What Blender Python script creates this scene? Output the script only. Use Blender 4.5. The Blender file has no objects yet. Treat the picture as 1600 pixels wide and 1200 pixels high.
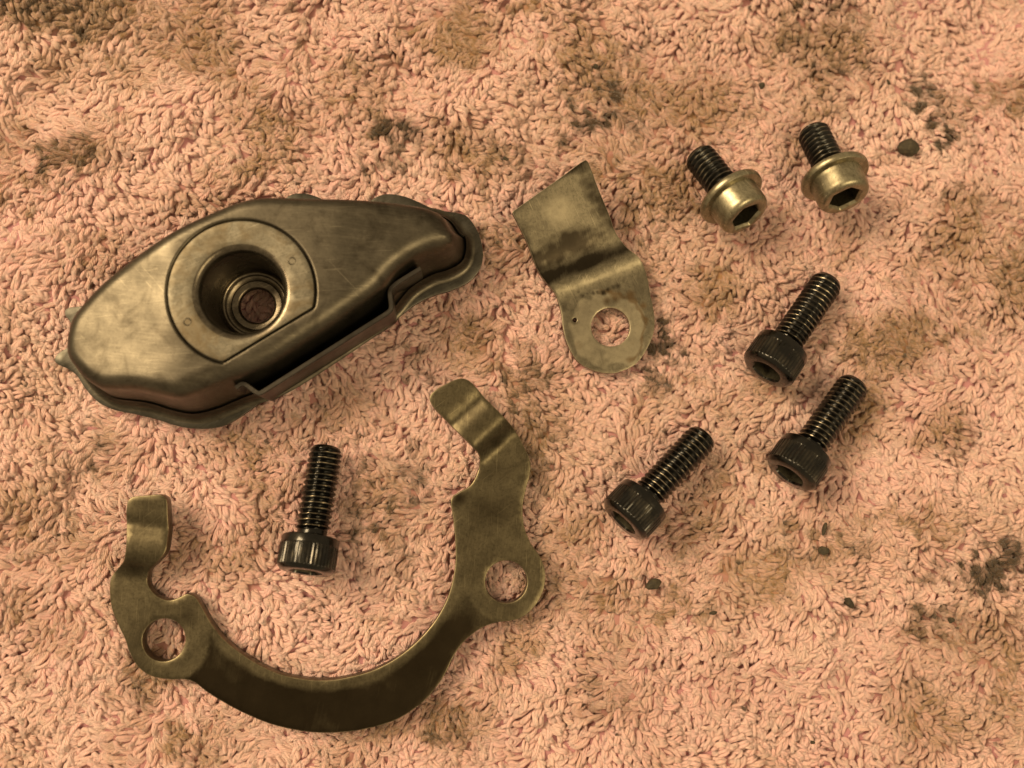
import bpy, bmesh, math, random
import numpy as np
from mathutils import Vector, Matrix
from mathutils.geometry import delaunay_2d_cdt

random.seed(7)
rng = np.random.default_rng(11)
MM = 0.001
scene = bpy.context.scene
COL = scene.collection

# ------------------------------------------------------------------ camera
FPX, CXP, CYP = 1615.0, 800.0, 600.0        # focal length and centre for a 1600 px wide frame
NADIR = (712.0, 748.0)                      # where the straight-down direction falls in the frame
DIST = 190.0                                # mm, camera to the towel along the view axis
_n = np.array([(NADIR[0]-CXP)/FPX, -(NADIR[1]-CYP)/FPX, -1.0]); _n /= np.linalg.norm(_n)
_zc = -_n
_xw = np.array([1.0, 0, 0]) - _zc[0]*_zc; _xw /= np.linalg.norm(_xw)
_yw = np.cross(_zc, _xw)
RC = np.array([_xw, _yw, _zc])              # camera -> world
CAMP = -(RC @ np.array([0, 0, -1.0]))*DIST  # mm
cam_d = bpy.data.cameras.new('camera')
cam = bpy.data.objects.new('camera', cam_d); COL.objects.link(cam)
M4 = Matrix(RC.tolist()).to_4x4(); M4.translation = Vector((CAMP*MM).tolist())
cam.matrix_world = M4
cam_d.sensor_width = 36.0
cam_d.lens = 36.0*FPX/1600.0
cam_d.clip_start = 0.005; cam_d.clip_end = 20.0
cam_d.dof.use_dof = True
cam_d.dof.focus_distance = 0.184
cam_d.dof.aperture_fstop = 8.5
scene.camera = cam

# ------------------------------------------------------------------ world, lamps, exposure
world = bpy.data.worlds.new('World'); scene.world = world
world.use_nodes = True
bg = world.node_tree.nodes['Background']
bg.inputs[0].default_value = (1.0, 0.745, 0.43, 1)
bg.inputs[1].default_value = 0.46

def lamp(name, loc, target, size, power, colour):
    d = bpy.data.lights.new(name, 'AREA'); d.shape = 'RECTANGLE'
    d.size, d.size_y = size
    d.energy = power; d.color = colour
    o = bpy.data.objects.new(name, d); COL.objects.link(o)
    o.location = loc
    o.rotation_euler = (Vector(target)-Vector(loc)).to_track_quat('-Z', 'Y').to_euler()
    return o
lamp('ceiling_lamp', (-0.62, 0.32, 0.74), (0, 0, 0), (0.46, 0.36), 14.4, (1.0, 0.75, 0.44))
lamp('bench_lamp', (0.40, -0.26, 0.72), (0, 0, 0), (0.36, 0.30), 3.6, (1.0, 0.76, 0.41))
scene.view_settings.view_transform = 'Standard'
scene.view_settings.look = 'None'
scene.view_settings.exposure = 0.0
scene.view_settings.gamma = 1.0

# ------------------------------------------------------------------ helpers
def px(x, y, z=0.0):
    """photo pixel -> world mm on the level z"""
    v = RC @ np.array([(x-CXP)/FPX, -(y-CYP)/FPX, -1.0])
    t = (z-CAMP[2])/v[2]
    p = CAMP + v*t
    return p[:2]

def pxs(pts, z):
    out = []
    for p in pts:
        zz = z(p) if callable(z) else z
        out.append(px(p[0], p[1], zz if len(p) < 3 else p[2]))
    return np.array(out)

def smooth_closed(pts, step, sub=16):
    pts = np.asarray(pts, float); n = len(pts); res = []
    for i in range(n):
        p0, p1, p2, p3 = pts[i-1], pts[i], pts[(i+1) % n], pts[(i+2) % n]
        d1 = max(np.linalg.norm(p2-p1), 1e-6)
        m1 = (p2-p0)/max(np.linalg.norm(p2-p1)+np.linalg.norm(p1-p0), 1e-6)*d1
        m2 = (p3-p1)/max(np.linalg.norm(p3-p2)+np.linalg.norm(p2-p1), 1e-6)*d1
        for k in range(sub):
            t = k/sub; t2 = t*t; t3 = t2*t
            res.append((2*t3-3*t2+1)*p1+(t3-2*t2+t)*m1+(-2*t3+3*t2)*p2+(t3-t2)*m2)
    return resample(np.array(res), step)

def resample(r, step):
    q = np.vstack([r, r[:1]])
    s = np.concatenate([[0], np.cumsum(np.linalg.norm(np.diff(q, axis=0), axis=1))])
    n = max(8, int(round(s[-1]/step)))
    t = np.arange(n)/n*s[-1]
    return np.stack([np.interp(t, s, q[:, 0]), np.interp(t, s, q[:, 1])], 1)

def area2(p):
    x, y = p[:, 0], p[:, 1]
    return np.sum(x*np.roll(y, -1)-np.roll(x, -1)*y)

def orient(p, ccw=True):
    return p if (area2(p) > 0) == ccw else p[::-1].copy()

def inset(p, d):
    t = np.roll(p, -1, 0)-np.roll(p, 1, 0)
    t /= np.maximum(np.linalg.norm(t, axis=1, keepdims=True), 1e-9)
    return p + np.stack([-t[:, 1], t[:, 0]], 1)*d

def inside(P, poly):
    P = np.asarray(P); res = np.zeros(len(P), bool)
    x, y = P[:, 0], P[:, 1]
    a = poly; b = np.roll(poly, -1, 0)
    for (x1, y1), (x2, y2) in zip(a, b):
        if y1 == y2: continue
        c = ((y1 > y) != (y2 > y)) & (x < (x2-x1)*(y-y1)/(y2-y1)+x1)
        res ^= c
    return res

def dist_poly(P, poly):
    P = np.asarray(P, float); a = poly; b = np.roll(poly, -1, 0); d = b-a
    L = np.maximum((d*d).sum(1), 1e-12)
    out = np.empty(len(P))
    for s in range(0, len(P), 2000):
        Q = P[s:s+2000]
        v = Q[:, None, :]-a[None]
        t = np.clip((v*d[None]).sum(2)/L[None], 0, 1)
        w = v-t[..., None]*d[None]
        out[s:s+2000] = np.sqrt((w*w).sum(2).min(1))
    return out

def circle(c, r, n):
    t = np.arange(n)/n*2*math.pi
    return np.stack([c[0]+r*np.cos(t), c[1]+r*np.sin(t)], 1)

def sstep(a, b, x):
    t = np.clip((np.asarray(x, float)-a)/(b-a), 0, 1)
    return t*t*(3-2*t)

def cdt(points, loops, keep):
    """triangulate points (first the loops in order), keep triangles whose centroid passes keep"""
    edges = []; s = 0
    for n in loops:
        edges += [(s+i, s+(i+1) % n) for i in range(n)]; s += n
    v, e, f, ov, oe, of = delaunay_2d_cdt([Vector((p[0], p[1])) for p in points], edges, [], 0, 1e-6)
    V = np.array([[q.x, q.y] for q in v])
    T = np.array([t for t in f if len(t) == 3])
    k = keep(V[T].mean(1))
    T = T[k]
    a, b, c = V[T[:, 0]], V[T[:, 1]], V[T[:, 2]]
    fl = ((b-a)[:, 0]*(c-a)[:, 1]-(b-a)[:, 1]*(c-a)[:, 0]) < 0
    T[fl] = T[fl][:, ::-1]
    inv = {}
    for i, src in enumerate(ov):
        for j in src: inv[j] = i
    return V, T, inv

def grid_points(lo, hi, g):
    xs = np.arange(lo[0], hi[0], g); ys = np.arange(lo[1], hi[1], g*0.866)
    pts = [(x+(0.5*g if j % 2 else 0), y) for j, y in enumerate(ys) for x in xs]
    return np.array(pts)

def make_obj(name, verts, faces, mat, parent=None, smooth=35, origin=None):
    me = bpy.data.meshes.new(name)
    V = np.asarray(verts, float)
    if origin is not None: V = V-np.asarray(origin)
    me.from_pydata((V*MM).tolist(), [], [list(map(int, f)) for f in faces])
    me.validate(); me.update()
    if smooth:
        me.polygons.foreach_set('use_smooth', [True]*len(me.polygons))
        me.set_sharp_from_angle(angle=math.radians(smooth))
    o = bpy.data.objects.new(name, me); COL.objects.link(o)
    if mat: me.materials.append(mat)
    if origin is not None and parent is None: o.location = Vector(origin)*MM
    if parent: o.parent = parent
    return o

def set_attr(o, name, vals):
    a = o.data.attributes.new(name, 'FLOAT', 'POINT'); a.data.foreach_set('value', np.asarray(vals, np.float32))

def empty(name, loc):
    o = bpy.data.objects.new(name, None); COL.objects.link(o)
    o.location = Vector(loc)*MM; o.empty_display_size = 0.01
    return o

def tag(o, label=None, cat=None, group=None, kind=None):
    if label: o['label'] = label
    if cat: o['category'] = cat
    if group: o['group'] = group
    if kind: o['kind'] = kind
    return o

def plate(loops, th, ztop, r=0.25, g=1.0):
    """flat or bent sheet: loops[0] outer, the rest holes; ztop(P)->z of the upper face"""
    L = [orient(loops[0], True)]+[orient(h, False) for h in loops[1:]]
    I = [inset(l, r) for l in L]
    allI = np.vstack(I)
    G = grid_points(allI.min(0), allI.max(0), g)
    G = G[inside(G, I[0])]
    for h in I[1:]: G = G[~inside(G, h)]
    dm = np.min([dist_poly(G, l) for l in I], axis=0)
    G = G[dm > 0.45*g]
    P = np.vstack([allI, G])
    def keep(c):
        k = inside(c, I[0])
        for h in I[1:]: k &= ~inside(c, h)
        return k
    V, T, inv = cdt(P, [len(l) for l in I], keep)
    n = len(V)
    zt = ztop(V)
    verts = [np.column_stack([V, zt]), np.column_stack([V, zt-th])]
    faces = [tuple(t) for t in T]+[(t[2]+n, t[1]+n, t[0]+n) for t in T]
    base = 2*n; s = 0
    for l in L:
        m = len(l)
        top = [inv[s+i] for i in range(m)]
        rings = [top]
        for e, dz in ((0.3*r, -0.3*r), (0, -r), (0, -(th-r)), (0.3*r, -(th-0.3*r))):
            q = inset(l, e)
            verts.append(np.column_stack([q, ztop(q)+dz]))
            rings.append(list(range(base, base+m))); base += m
        rings.append([i+n for i in top])
        for a, b in zip(rings[:-1], rings[1:]):
            for i in range(m):
                j = (i+1) % m
                faces.append((a[i], b[i], b[j], a[j]))
        s += m
    global EDGE
    EDGE = np.concatenate([np.zeros(2*n)]+[np.concatenate([np.ones(len(l)), np.full(len(l), 0.6), np.zeros(2*len(l))]) for l in L])
    return np.vstack(verts), faces

def lathe(profile, n, c=(0, 0)):
    """profile of (r, z) about the vertical through c"""
    V = []; F = []
    for r, z in profile:
        for k in range(n):
            a = 2*math.pi*k/n
            V.append((c[0]+r*math.cos(a), c[1]+r*math.sin(a), z))
    for i in range(len(profile)-1):
        for k in range(n):
            j = (k+1) % n
            F.append((i*n+k, (i+1)*n+k, (i+1)*n+j, i*n+j))
    return np.array(V), F

# smooth pseudo-random fields (sums of waves)
def field(seed, wl, n=14):
    r = np.random.default_rng(seed)
    k = 2*math.pi/(wl*np.exp(r.normal(0, 0.35, n)))
    a = r.uniform(0, 2*math.pi, n); ph = r.uniform(0, 2*math.pi, n)
    kx, ky = k*np.cos(a), k*np.sin(a)
    def f(P):
        P = np.asarray(P)
        out = np.zeros(len(P))
        for i in range(n): out += np.sin(P[:, 0]*kx[i]+P[:, 1]*ky[i]+ph[i])
        return out/math.sqrt(n/2)
    return f

# ------------------------------------------------------------------ materials
class NT:
    def __init__(s, name):
        s.m = bpy.data.materials.new(name); s.m.use_nodes = True
        s.t = s.m.node_tree; s.b = s.t.nodes['Principled BSDF']
        s.pos = s.t.nodes.new('ShaderNodeTexCoord').outputs['Object']
    def n(s, typ, **kw):
        x = s.t.nodes.new(typ)
        for k, v in kw.items(): setattr(x, k, v)
        return x
    def l(s, a, b): s.t.links.new(a, b)
    def mapping(s, scale, rot=(0, 0, 0)):
        q = s.n('ShaderNodeMapping'); q.inputs['Rotation'].default_value = rot; s.l(s.pos, q.inputs[0])
        m = s.n('ShaderNodeMapping'); m.inputs['Scale'].default_value = scale
        s.l(q.outputs[0], m.inputs[0]); return m.outputs[0]
    def noise(s, scale, detail=4, rough=0.55, vec=None, dist=0.0):
        x = s.n('ShaderNodeTexNoise'); x.inputs['Scale'].default_value = scale
        x.inputs['Detail'].default_value = detail; x.inputs['Roughness'].default_value = rough
        x.inputs['Distortion'].default_value = dist
        s.l(vec if vec is not None else s.pos, x.inputs['Vector']); return x.outputs['Fac']
    def ramp(s, fac, stops):
        x = s.n('ShaderNodeValToRGB'); e = x.color_ramp.elements
        while len(e) < len(stops): e.new(0.5)
        for q, (p, c) in zip(e, stops):
            q.position = p; q.color = (c[0], c[1], c[2], 1) if hasattr(c, '__len__') else (c, c, c, 1)
        s.l(fac, x.inputs[0]); return x.outputs[0]
    def mix(s, fac, a, b, mode='MIX'):
        x = s.n('ShaderNodeMix', data_type='RGBA', blend_type=mode)
        for inp, v in ((x.inputs[0], fac), (x.inputs[6], a), (x.inputs[7], b)):
            if hasattr(v, 'is_output'): s.l(v, inp)
            elif hasattr(v, '__len__'): inp.default_value = (v[0], v[1], v[2], 1)
            else: inp.default_value = v
        return x.outputs[2]
    def math(s, op, a, b=0.0, clamp=False):
        x = s.n('ShaderNodeMath', operation=op); x.use_clamp = clamp
        for inp, v in ((x.inputs[0], a), (x.inputs[1], b)):
            if hasattr(v, 'is_output'): s.l(v, inp)
            else: inp.default_value = v
        return x.outputs[0]
    def attr(s, name):
        x = s.n('ShaderNodeAttribute'); x.attribute_name = name; return x.outputs['Fac']
    def bump(s, h, strength, dist):
        x = s.n('ShaderNodeBump'); x.inputs['Strength'].default_value = strength
        x.inputs['Distance'].default_value = dist
        s.l(h, x.inputs['Height']); s.l(x.outputs[0], s.b.inputs['Normal']); return x
    def set(s, k, v):
        if hasattr(v, 'is_output'): s.l(v, s.b.inputs[k])
        elif hasattr(v, '__len__'): s.b.inputs[k].default_value = (v[0], v[1], v[2], 1)
        else: s.b.inputs[k].default_value = v

def steel(name, c_lo, c_hi, dark, rot=0.0, rlo=0.30, rhi=0.46, grime_lo=0.5, grime_hi=0.72, attr=None, brush=0.35, rag=0.55, mot=0.38, spe=0.55):
    t = NT(name)
    big = t.noise(90, 5, 0.6, dist=0.4)
    fine = t.noise(900, 4, 0.7)
    br = t.noise(1.0, 3, 0.6, vec=t.mapping((150, 3600, 700), (0, 0, -rot)))
    col = t.ramp(big, [(0.34, c_lo), (0.66, c_hi)])
    col = t.mix(t.math('MULTIPLY', t.ramp(br, [(0.35, 0), (0.7, 1)]), 0.35), col, [c*1.35 for c in c_hi])
    spk = t.noise(2300, 3, 0.7)
    col = t.mix(t.math('MULTIPLY', t.ramp(spk, [(0.50, 0), (0.72, 1)]), spe), col, [c*0.45 for c in c_lo])
    mott = t.noise(420, 6, 0.7, dist=1.5)
    col = t.mix(t.math('MULTIPLY', t.ramp(mott, [(0.42, 0), (0.62, 1)]), mot), col, [c*0.5 for c in c_lo])
    scr = t.noise(1.0, 2, 0.5, vec=t.mapping((110, 5200, 700), (0, 0, -rot-0.2)))
    scr2 = t.noise(1.0, 2, 0.5, vec=t.mapping((100, 4300, 700), (0, 0, 0.7-rot)))
    sf = t.math('MAXIMUM', t.ramp(scr, [(0.66, 0), (0.72, 1)]), t.ramp(scr2, [(0.70, 0), (0.75, 1)]))
    col = t.mix(t.math('MULTIPLY', sf, 0.6), col, [min(c*1.7, 0.7) for c in c_hi])
    gr = t.noise(170, 6, 0.65, dist=1.0)
    gf = t.math('MULTIPLY', t.ramp(gr, [(grime_lo, 0), (grime_hi, 1)]), 0.75)
    if attr:
        av = t.math('ADD', t.attr(attr), t.math('MULTIPLY', t.math('SUBTRACT', t.math('ADD', t.noise(480, 6, 0.75), br), 1.0), rag))
        gf = t.math('MAXIMUM', gf, t.ramp(av, [(0.25, 0), (0.8, 0.95)]))
    if attr:
        pal = t.math('ADD', t.attr('pale'), t.math('MULTIPLY', t.math('SUBTRACT', t.noise(380, 6, 0.75), 0.5), 0.7))
        col = t.mix(t.math('MULTIPLY', t.ramp(pal, [(0.3, 0), (0.75, 1)]), t.ramp(fine, [(0.3, 0.5), (0.6, 0.9)])), col, [min(c*1.55, 0.8) for c in c_hi])
        rus = t.math('ADD', t.attr('rust'), t.math('MULTIPLY', t.math('SUBTRACT', t.noise(520, 6, 0.75), 0.5), 0.8))
        col = t.mix(t.math('MULTIPLY', t.ramp(rus, [(0.35, 0), (0.85, 0.75)]), 1.0), col, (0.105, 0.064, 0.028))
    col = t.mix(gf, col, dark)
    col = t.mix(t.math('MULTIPLY', t.attr('edge'), t.ramp(fine, [(0.35, 0.2), (0.6, 1.0)])), col, [min(c*1.9, 0.8) for c in c_hi])
    t.set('Base Color', col); t.set('Metallic', 0.92)
    ro = t.ramp(t.noise(260, 5, 0.6), [(0.3, rlo), (0.7, rhi)])
    t.set('Roughness', ro)
    h = t.math('ADD', t.math('MULTIPLY', br, brush), t.math('MULTIPLY', fine, 0.4))
    t.bump(h, 0.35, 0.00006)
    return t.m

M = {}
M['cover'] = steel('brushed dark steel', (0.060, 0.053, 0.040), (0.104, 0.092, 0.070), (0.027, 0.022, 0.015), -0.12, 0.34, 0.48, mot=0.16, spe=0.3)
M['flange'] = steel('grey flange steel', (0.050, 0.048, 0.040), (0.084, 0.078, 0.065), (0.030, 0.026, 0.018), 0.5, mot=0.2, spe=0.3)
M['ring'] = steel('worn ring steel', (0.120, 0.108, 0.082), (0.195, 0.178, 0.138), (0.1, 0.075, 0.042), 0.2, 0.46, 0.62, 0.46, 0.66, mot=0.4)
M['cup'] = steel('cup steel', (0.092, 0.078, 0.058), (0.162, 0.141, 0.108), (0.036, 0.028, 0.018), 0.2, 0.22, 0.36)
M['strip'] = steel('strip steel', (0.04, 0.036, 0.031), (0.062, 0.056, 0.048), (0.035, 0.028, 0.022), 0.56, 0.3, 0.42, mot=0.2, spe=0.3)
M['bracket'] = steel('bracket steel', (0.064, 0.053, 0.032), (0.108, 0.092, 0.057), (0.017, 0.012, 0.006), 1.35, 0.34, 0.46, 0.62, 0.8, attr='grime_shade', rag=0.3)
M['clip'] = steel('clip steel', (0.108, 0.094, 0.066), (0.178, 0.157, 0.112), (0.022, 0.017, 0.011), 1.85, 0.34, 0.5, 0.6, 0.8, attr='grime_shade', rag=0.36)
M['zinc'] = steel('dull zinc plate', (0.22, 0.2, 0.14), (0.37, 0.34, 0.24), (0.1, 0.075, 0.04), 0.0, 0.32, 0.48, 0.46, 0.70)

def black_oxide(name, rough_lo, rough_hi):
    t = NT(name)
    wear = t.attr('wear')
    oi = t.n('ShaderNodeObjectInfo'); va = t.n('ShaderNodeVectorMath', operation='ADD')
    t.l(t.pos, va.inputs[0]); t.l(oi.outputs['Random'], va.inputs[1]); t.pos = va.outputs[0]
    nz = t.noise(420, 4, 0.6)
    w = t.math('MULTIPLY', wear, t.ramp(nz, [(0.42, 0.05), (0.66, 0.9)]))
    t.set('Base Color', t.mix(w, (0.011, 0.0105, 0.009), (0.50, 0.42, 0.29)))
    t.set('Metallic', 0.9)
    t.set('Roughness', t.ramp(t.noise(300, 3, 0.6, dist=0.6), [(0.40, rough_lo), (0.6, rough_hi)]))
    t.set('Coat Weight', 0.5); t.set('Coat Roughness', 0.12)
    t.bump(t.noise(700, 4, 0.6), 0.3, 0.00012)
    return t.m
M['black'] = black_oxide('oily black oxide', 0.20, 0.38)
M['socket'] = steel('dark socket steel', (0.090, 0.081, 0.054), (0.162, 0.144, 0.099), (0.022, 0.018, 0.012))  # darker tone than the zinc heads
M['thread_old'] = black_oxide('dull dark thread', 0.4, 0.55)

def towel_mat(name, base=False):
    t = NT(name)
    r = t.attr('rnd'); tan = t.attr('tan'); gr = t.attr('grease')
    pink = t.ramp(t.noise(30, 3, 0.5), [(0.35, (0.80, 0.465, 0.455)), (0.65, (0.84, 0.53, 0.49))])
    pink = t.mix(t.math('MULTIPLY', r, 0.5), pink, (0.87, 0.61, 0.52))
    nz = t.noise(1300, 3, 0.6)
    tf = t.math('MULTIPLY', tan, t.ramp(nz, [(0.25, 0.55), (0.7, 1.0)]), clamp=True)
    col = t.mix(tf, pink if not base else (0.40, 0.20, 0.22), (0.25, 0.150, 0.062))  # woven ground is darker mauve: shade between the loops put into its colour
    gsum = t.math('ADD', gr, t.math('MULTIPLY', t.math('SUBTRACT', nz, 0.5), t.math('MULTIPLY', t.math('MINIMUM', gr, 0.5), 2.0)))
    gf = t.math('MULTIPLY', t.ramp(gsum, [(0.10, 0), (0.9, 1)]), 0.9)
    col = t.mix(gf, col, (0.042, 0.026, 0.012))
    t.set('Base Color', col); t.set('Roughness', 0.9)
    t.set('Specular IOR Level', 0.15)
    t.set('Sheen Weight', 0.2); t.set('Sheen Roughness', 0.5)
    t.set('Subsurface Weight', 0.35); t.b.inputs['Subsurface Radius'].default_value = (1.0, 0.78, 0.76); t.set('Subsurface Scale', 0.0006)
    if not base:
        uv = t.n('ShaderNodeUVMap'); uv.uv_map = 'yarn'
        w = t.n('ShaderNodeTexWave', wave_type='BANDS', bands_direction='DIAGONAL')
        w.inputs['Scale'].default_value = 1.0; w.inputs['Distortion'].default_value = 1.5
        w.inputs['Detail'].default_value = 1.0
        t.l(uv.outputs[0], w.inputs['Vector'])
        h = t.math('ADD', t.math('MULTIPLY', w.outputs['Fac'], 0.6), t.math('MULTIPLY', t.noise(4200, 2, 0.6), 0.6))
        t.bump(h, 0.9, 0.0003)
    return t.m
M['loop'] = towel_mat('pink terry yarn')
M['weave'] = towel_mat('gap-shade woven ground', True)

def grit_mat():
    t = NT('dark grit')
    t.set('Base Color', t.ramp(t.noise(1500, 4, 0.6), [(0.3, (0.014, 0.011, 0.006)), (0.7, (0.055, 0.042, 0.022))]))
    t.set('Roughness', 0.8)
    t.bump(t.noise(2200, 3, 0.6), 0.6, 0.0002)
    return t.m
M['grit'] = grit_mat()

Z0 = 1.9            # level on which the metal rests (tips of the pressed pile)

# ------------------------------------------------------------------ curved bracket
BR_PTS = [(199,784),(206,777),(229,774),(251,773),(260,780),(262,803),(262,841),(258,863),(243,881),(233,891),(230,908),(236,922),(248,933),(265,938),(279,934),(292,928),(304,932),(314,946),(328,971),(346,995),(370,1016),(402,1037),(437,1053),(475,1061),(503,1063),(529,1061),(578,1049),(618,1029),(652,1002),(681,968),(701,929),(711,884),(711,845),(708,811),(704,783),(707,776),(716,770),(736,757),(748,732),(749,712),(740,700),(721,681),(696,656),(677,636),(671,622),(677,612),(696,600),(721,591),(736,597),(760,624),(790,654),(804,671),(819,698),(829,722),(828,742),(822,764),(817,791),(819,821),(829,848),(844,870),(852,894),(850,919),(839,943),(819,963),(799,970),(775,973),(750,983),(726,1002),(711,1022),(691,1061),(662,1096),(623,1123),(578,1138),(529,1145),(480,1144),(430,1134),(395,1121),(360,1104),(325,1083),(304,1067),(290,1062),(265,1062),(237,1057),(216,1043),(202,1020),(195,999),(185,978),(174,950),(171,922),(174,901),(185,887),(194,873),(197,845),(197,810)]
BR_TH = 2.9
BR_Z = Z0+BR_TH
_la, _lb = px(204, 902, BR_Z), px(228, 780, BR_Z)      # left arm: foot of the bend, tip
_ra, _rb = px(786, 700, BR_Z), px(700, 606, BR_Z)      # right arm
def arm_z(P, a, b, w):
    d = b-a; L = np.linalg.norm(d); d = d/L
    s = (P-a) @ d; q = np.abs((P-a) @ np.array([-d[1], d[0]]))
    s = np.where(q < w, s, -1)
    rise = 2.6*sstep(0.0, 4.2, s)
    crest = 0.30*np.exp(-((s-5.9)/2.3)**2)
    valley = -0.40*np.exp(-((s-9.2)/1.2)**2)
    tip = 0.06*np.maximum(s-9.5, 0)
    return np.where(s > 0, rise+(crest+valley)*sstep(0, 4, s)+tip, 0.0)
def br_top(P):
    return BR_Z+arm_z(P, _la, _lb, 9)+arm_z(P, _ra, _rb, 12)
def br_convert(pts):
    out = []
    for x, y in pts:
        z = BR_Z
        for _ in range(4):
            p = px(x, y, z); z = br_top(p[None])[0]
        out.append(p)
    return np.array(out)
br_out = smooth_closed(br_convert(BR_PTS), 0.5)
hl = circle(px(256, 1000, BR_Z), 3.62, 48); hr = circle(px(791, 909, BR_Z), 3.68, 48)
V, F = plate([br_out, hl, hr], BR_TH, br_top, 0.22, 0.8)
o_br = make_obj('curved_bracket', V, F, M['bracket'], origin=(*px(500, 1080, 0), Z0))
tag(o_br, 'large curved half-ring steel bracket with two holes and two bent arms', 'bracket')
# oil film: dark on the outer part of the arc, clean rim along the inner edge, clean round pads at the holes; shade painted at the arm bends
def br_grime_shade(P):
    cc = px(508, 852, BR_Z); v = P-cc
    r = np.linalg.norm(v, axis=1); ang = np.degrees(np.arctan2(v[:, 1], v[:, 0]))
    nz = field(5, 14)(P)*0.16+field(6, 4)(P)*0.07
    rin = np.abs(px(508, 1063, BR_Z)[1]-cc[1])
    g = sstep(rin+0.7, rin+2.5, r+nz*0.9)*sstep(-168, -140, ang)*(1-sstep(-40, -6, ang))*(0.93+0.12*np.clip(field(15, 11)(P), -1, 1))
    for hx, hy, R in ((256, 1000, 7.4), (791, 909, 6.6)):
        dd = np.linalg.norm(P-px(hx, hy, BR_Z), axis=1)
        g *= sstep(R-0.3, R+0.6, dd)
    for (x, y, R, s) in ((288, 965, 3.0, .5), (770, 800, 5.5, .5), (790, 740, 4, .4), (740, 1010, 4, .5), (800, 960, 4, .35), (716, 778, 2.2, .75), (735, 830, 2.5, .3), (770, 925, 1.1, .9), (815, 900, 1.2, .7), (806, 930, 1.5, .6),
                         (228, 822, 1.1, .6), (722, 628, 1.4, .6), (735, 646, 1.0, .6), (775, 690, 2.0, .55), (745, 632, 1.3, .6), (212, 888, 2.5, .55)):  # this row darkens the arm bends: their shade put into the colour
        c = px(x, y, BR_Z+1)
        g = np.maximum(g, s*np.exp(-(np.linalg.norm((P-c)*np.array([1, 1.2]), axis=1)/R)**2))
    return np.clip(g+nz*0.35, 0, 1)
set_attr(o_br, 'grime_shade', br_grime_shade(V[:, :2])); set_attr(o_br, 'edge', EDGE)

# ------------------------------------------------------------------ bent clip
CL_PTS = [(800,331),(838,304),(876,277),(914,250),(919,253),(934,292),(953,338),(962,363),(977,384),(999,403),(1010,427),(1016,458),(1022,489),(1022,517),(1011,545),(993,569),(965,582),(946,583),(925,578),(903,565),(888,541),(880,514),(877,489),(871,467),(865,455),(846,432),(837,415),(823,378),(808,347)]
CL_TH = 1.15
CL_Z = Z0+CL_TH+0.3
_c1, _c2 = px(933, 430, CL_Z), px(907, 404, CL_Z)
_cl_dir = np.array(px(858, 292, CL_Z+5))-np.array(px(953, 511, CL_Z))
_cl_n = np.array([-(px(999, 405, CL_Z)-px(867, 455, CL_Z))[1], (px(999, 405, CL_Z)-px(867, 455, CL_Z))[0]])
_cl_n /= np.linalg.norm(_cl_n)
if _cl_n @ _cl_dir < 0: _cl_n = -_cl_n
_c0 = px(867, 455, CL_Z)
def cl_top(P):
    s = (P-_c0) @ _cl_n
    k = lambda x, w: w*np.logaddexp(0, x/w)
    z = 1.05*(k(s-0.3, 1.0)-k(s-4.0, 0.8))+0.20*k(s-3.9, 0.4)
    return CL_Z+z
def cl_convert(pts):
    out = []
    for x, y in pts:
        z = CL_Z
        for _ in range(5):
            p = px(x, y, z); z = cl_top(p[None])[0]
        out.append(p)
    return np.array(out)
cc_ = cl_convert(CL_PTS)
def with_corners(pts, idx, eps=0.12):
    out = []
    n = len(pts)
    for i, p in enumerate(pts):
        if i in idx:
            for q in (pts[i-1], pts[(i+1) % n]):
                d = q-p; out.append(p+d/np.linalg.norm(d)*eps)
        else: out.append(p)
    return np.array(out)
cl_out = smooth_closed(with_corners(cc_, {0}), 0.45)
hc = circle(px(954, 511, CL_Z), 3.55, 48); hp = circle(px(898, 500, CL_Z), 0.42, 14)
V, F = plate([cl_out, hc, hp], CL_TH, cl_top, 0.12, 0.42)
o_cl = make_obj('bent_clip', V, F, M['clip'], origin=(*px(950, 480, 0), Z0))
tag(o_cl, 'small bent steel tab with one hole and a square end, beside the domed cover', 'clip')
def cl_sl(P):
    return (P-_c0) @ _cl_n, (P-px(858, 300, CL_Z+5)) @ np.array([-_cl_n[1], _cl_n[0]])*np.sign(((px(919, 253, CL_Z+5)-px(800, 331, CL_Z+5)) @ np.array([-_cl_n[1], _cl_n[0]])))
def spots(P, pts, z):
    g = np.zeros(len(P))
    for x, y, R, sg in pts:
        g = np.maximum(g, sg*np.exp(-(np.linalg.norm(P-px(x, y, z), axis=1)/R)**2))
    return g
def cl_grime_shade(P):
    s, lat = cl_sl(P)
    nz = field(8, 9)(P)*0.12+field(9, 2.5)(P)*0.08
    g = 1.0*np.exp(-((s-2.4)/1.3)**2)                                   # shade on the step, which faces away from the lamp, put into the colour
    g = np.maximum(g, 0.9*np.exp(-((s-6.2)/2.6)**2)*(1-0.35*sstep(-1, 6, lat)))  # oil above the upper crease
    g = np.maximum(g, 0.6*sstep(17.2, 19.5, s+0.25*lat))
    g = np.maximum(g, 0.55*sstep(4.0, 6.5, lat)*(s > 5)); g = np.maximum(g, 0.6*sstep(4.5, 7.5, -lat)*(s > 4)*(1-0.4*sstep(9, 14, s)))
    g = np.maximum(g, spots(P, [(910, 462, .6, .9), (918, 459, .5, .8), (926, 458, .6, .9), (934, 457, .5, .8), (942, 457, .6, .9), (950, 452, .5, .9), (958, 448, .6, .9), (965, 446, .7, .9), (974, 438, .5, .8)], CL_Z))
    g = np.maximum(g, spots(P, [(898, 500, .9, .75), (945, 552, 2.2, .3), (985, 555, 2.0, .3), (953, 478, 1.3, .35), (880, 480, 1.2, .6)], CL_Z))
    return np.clip(g+nz, 0, 1)
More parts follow.
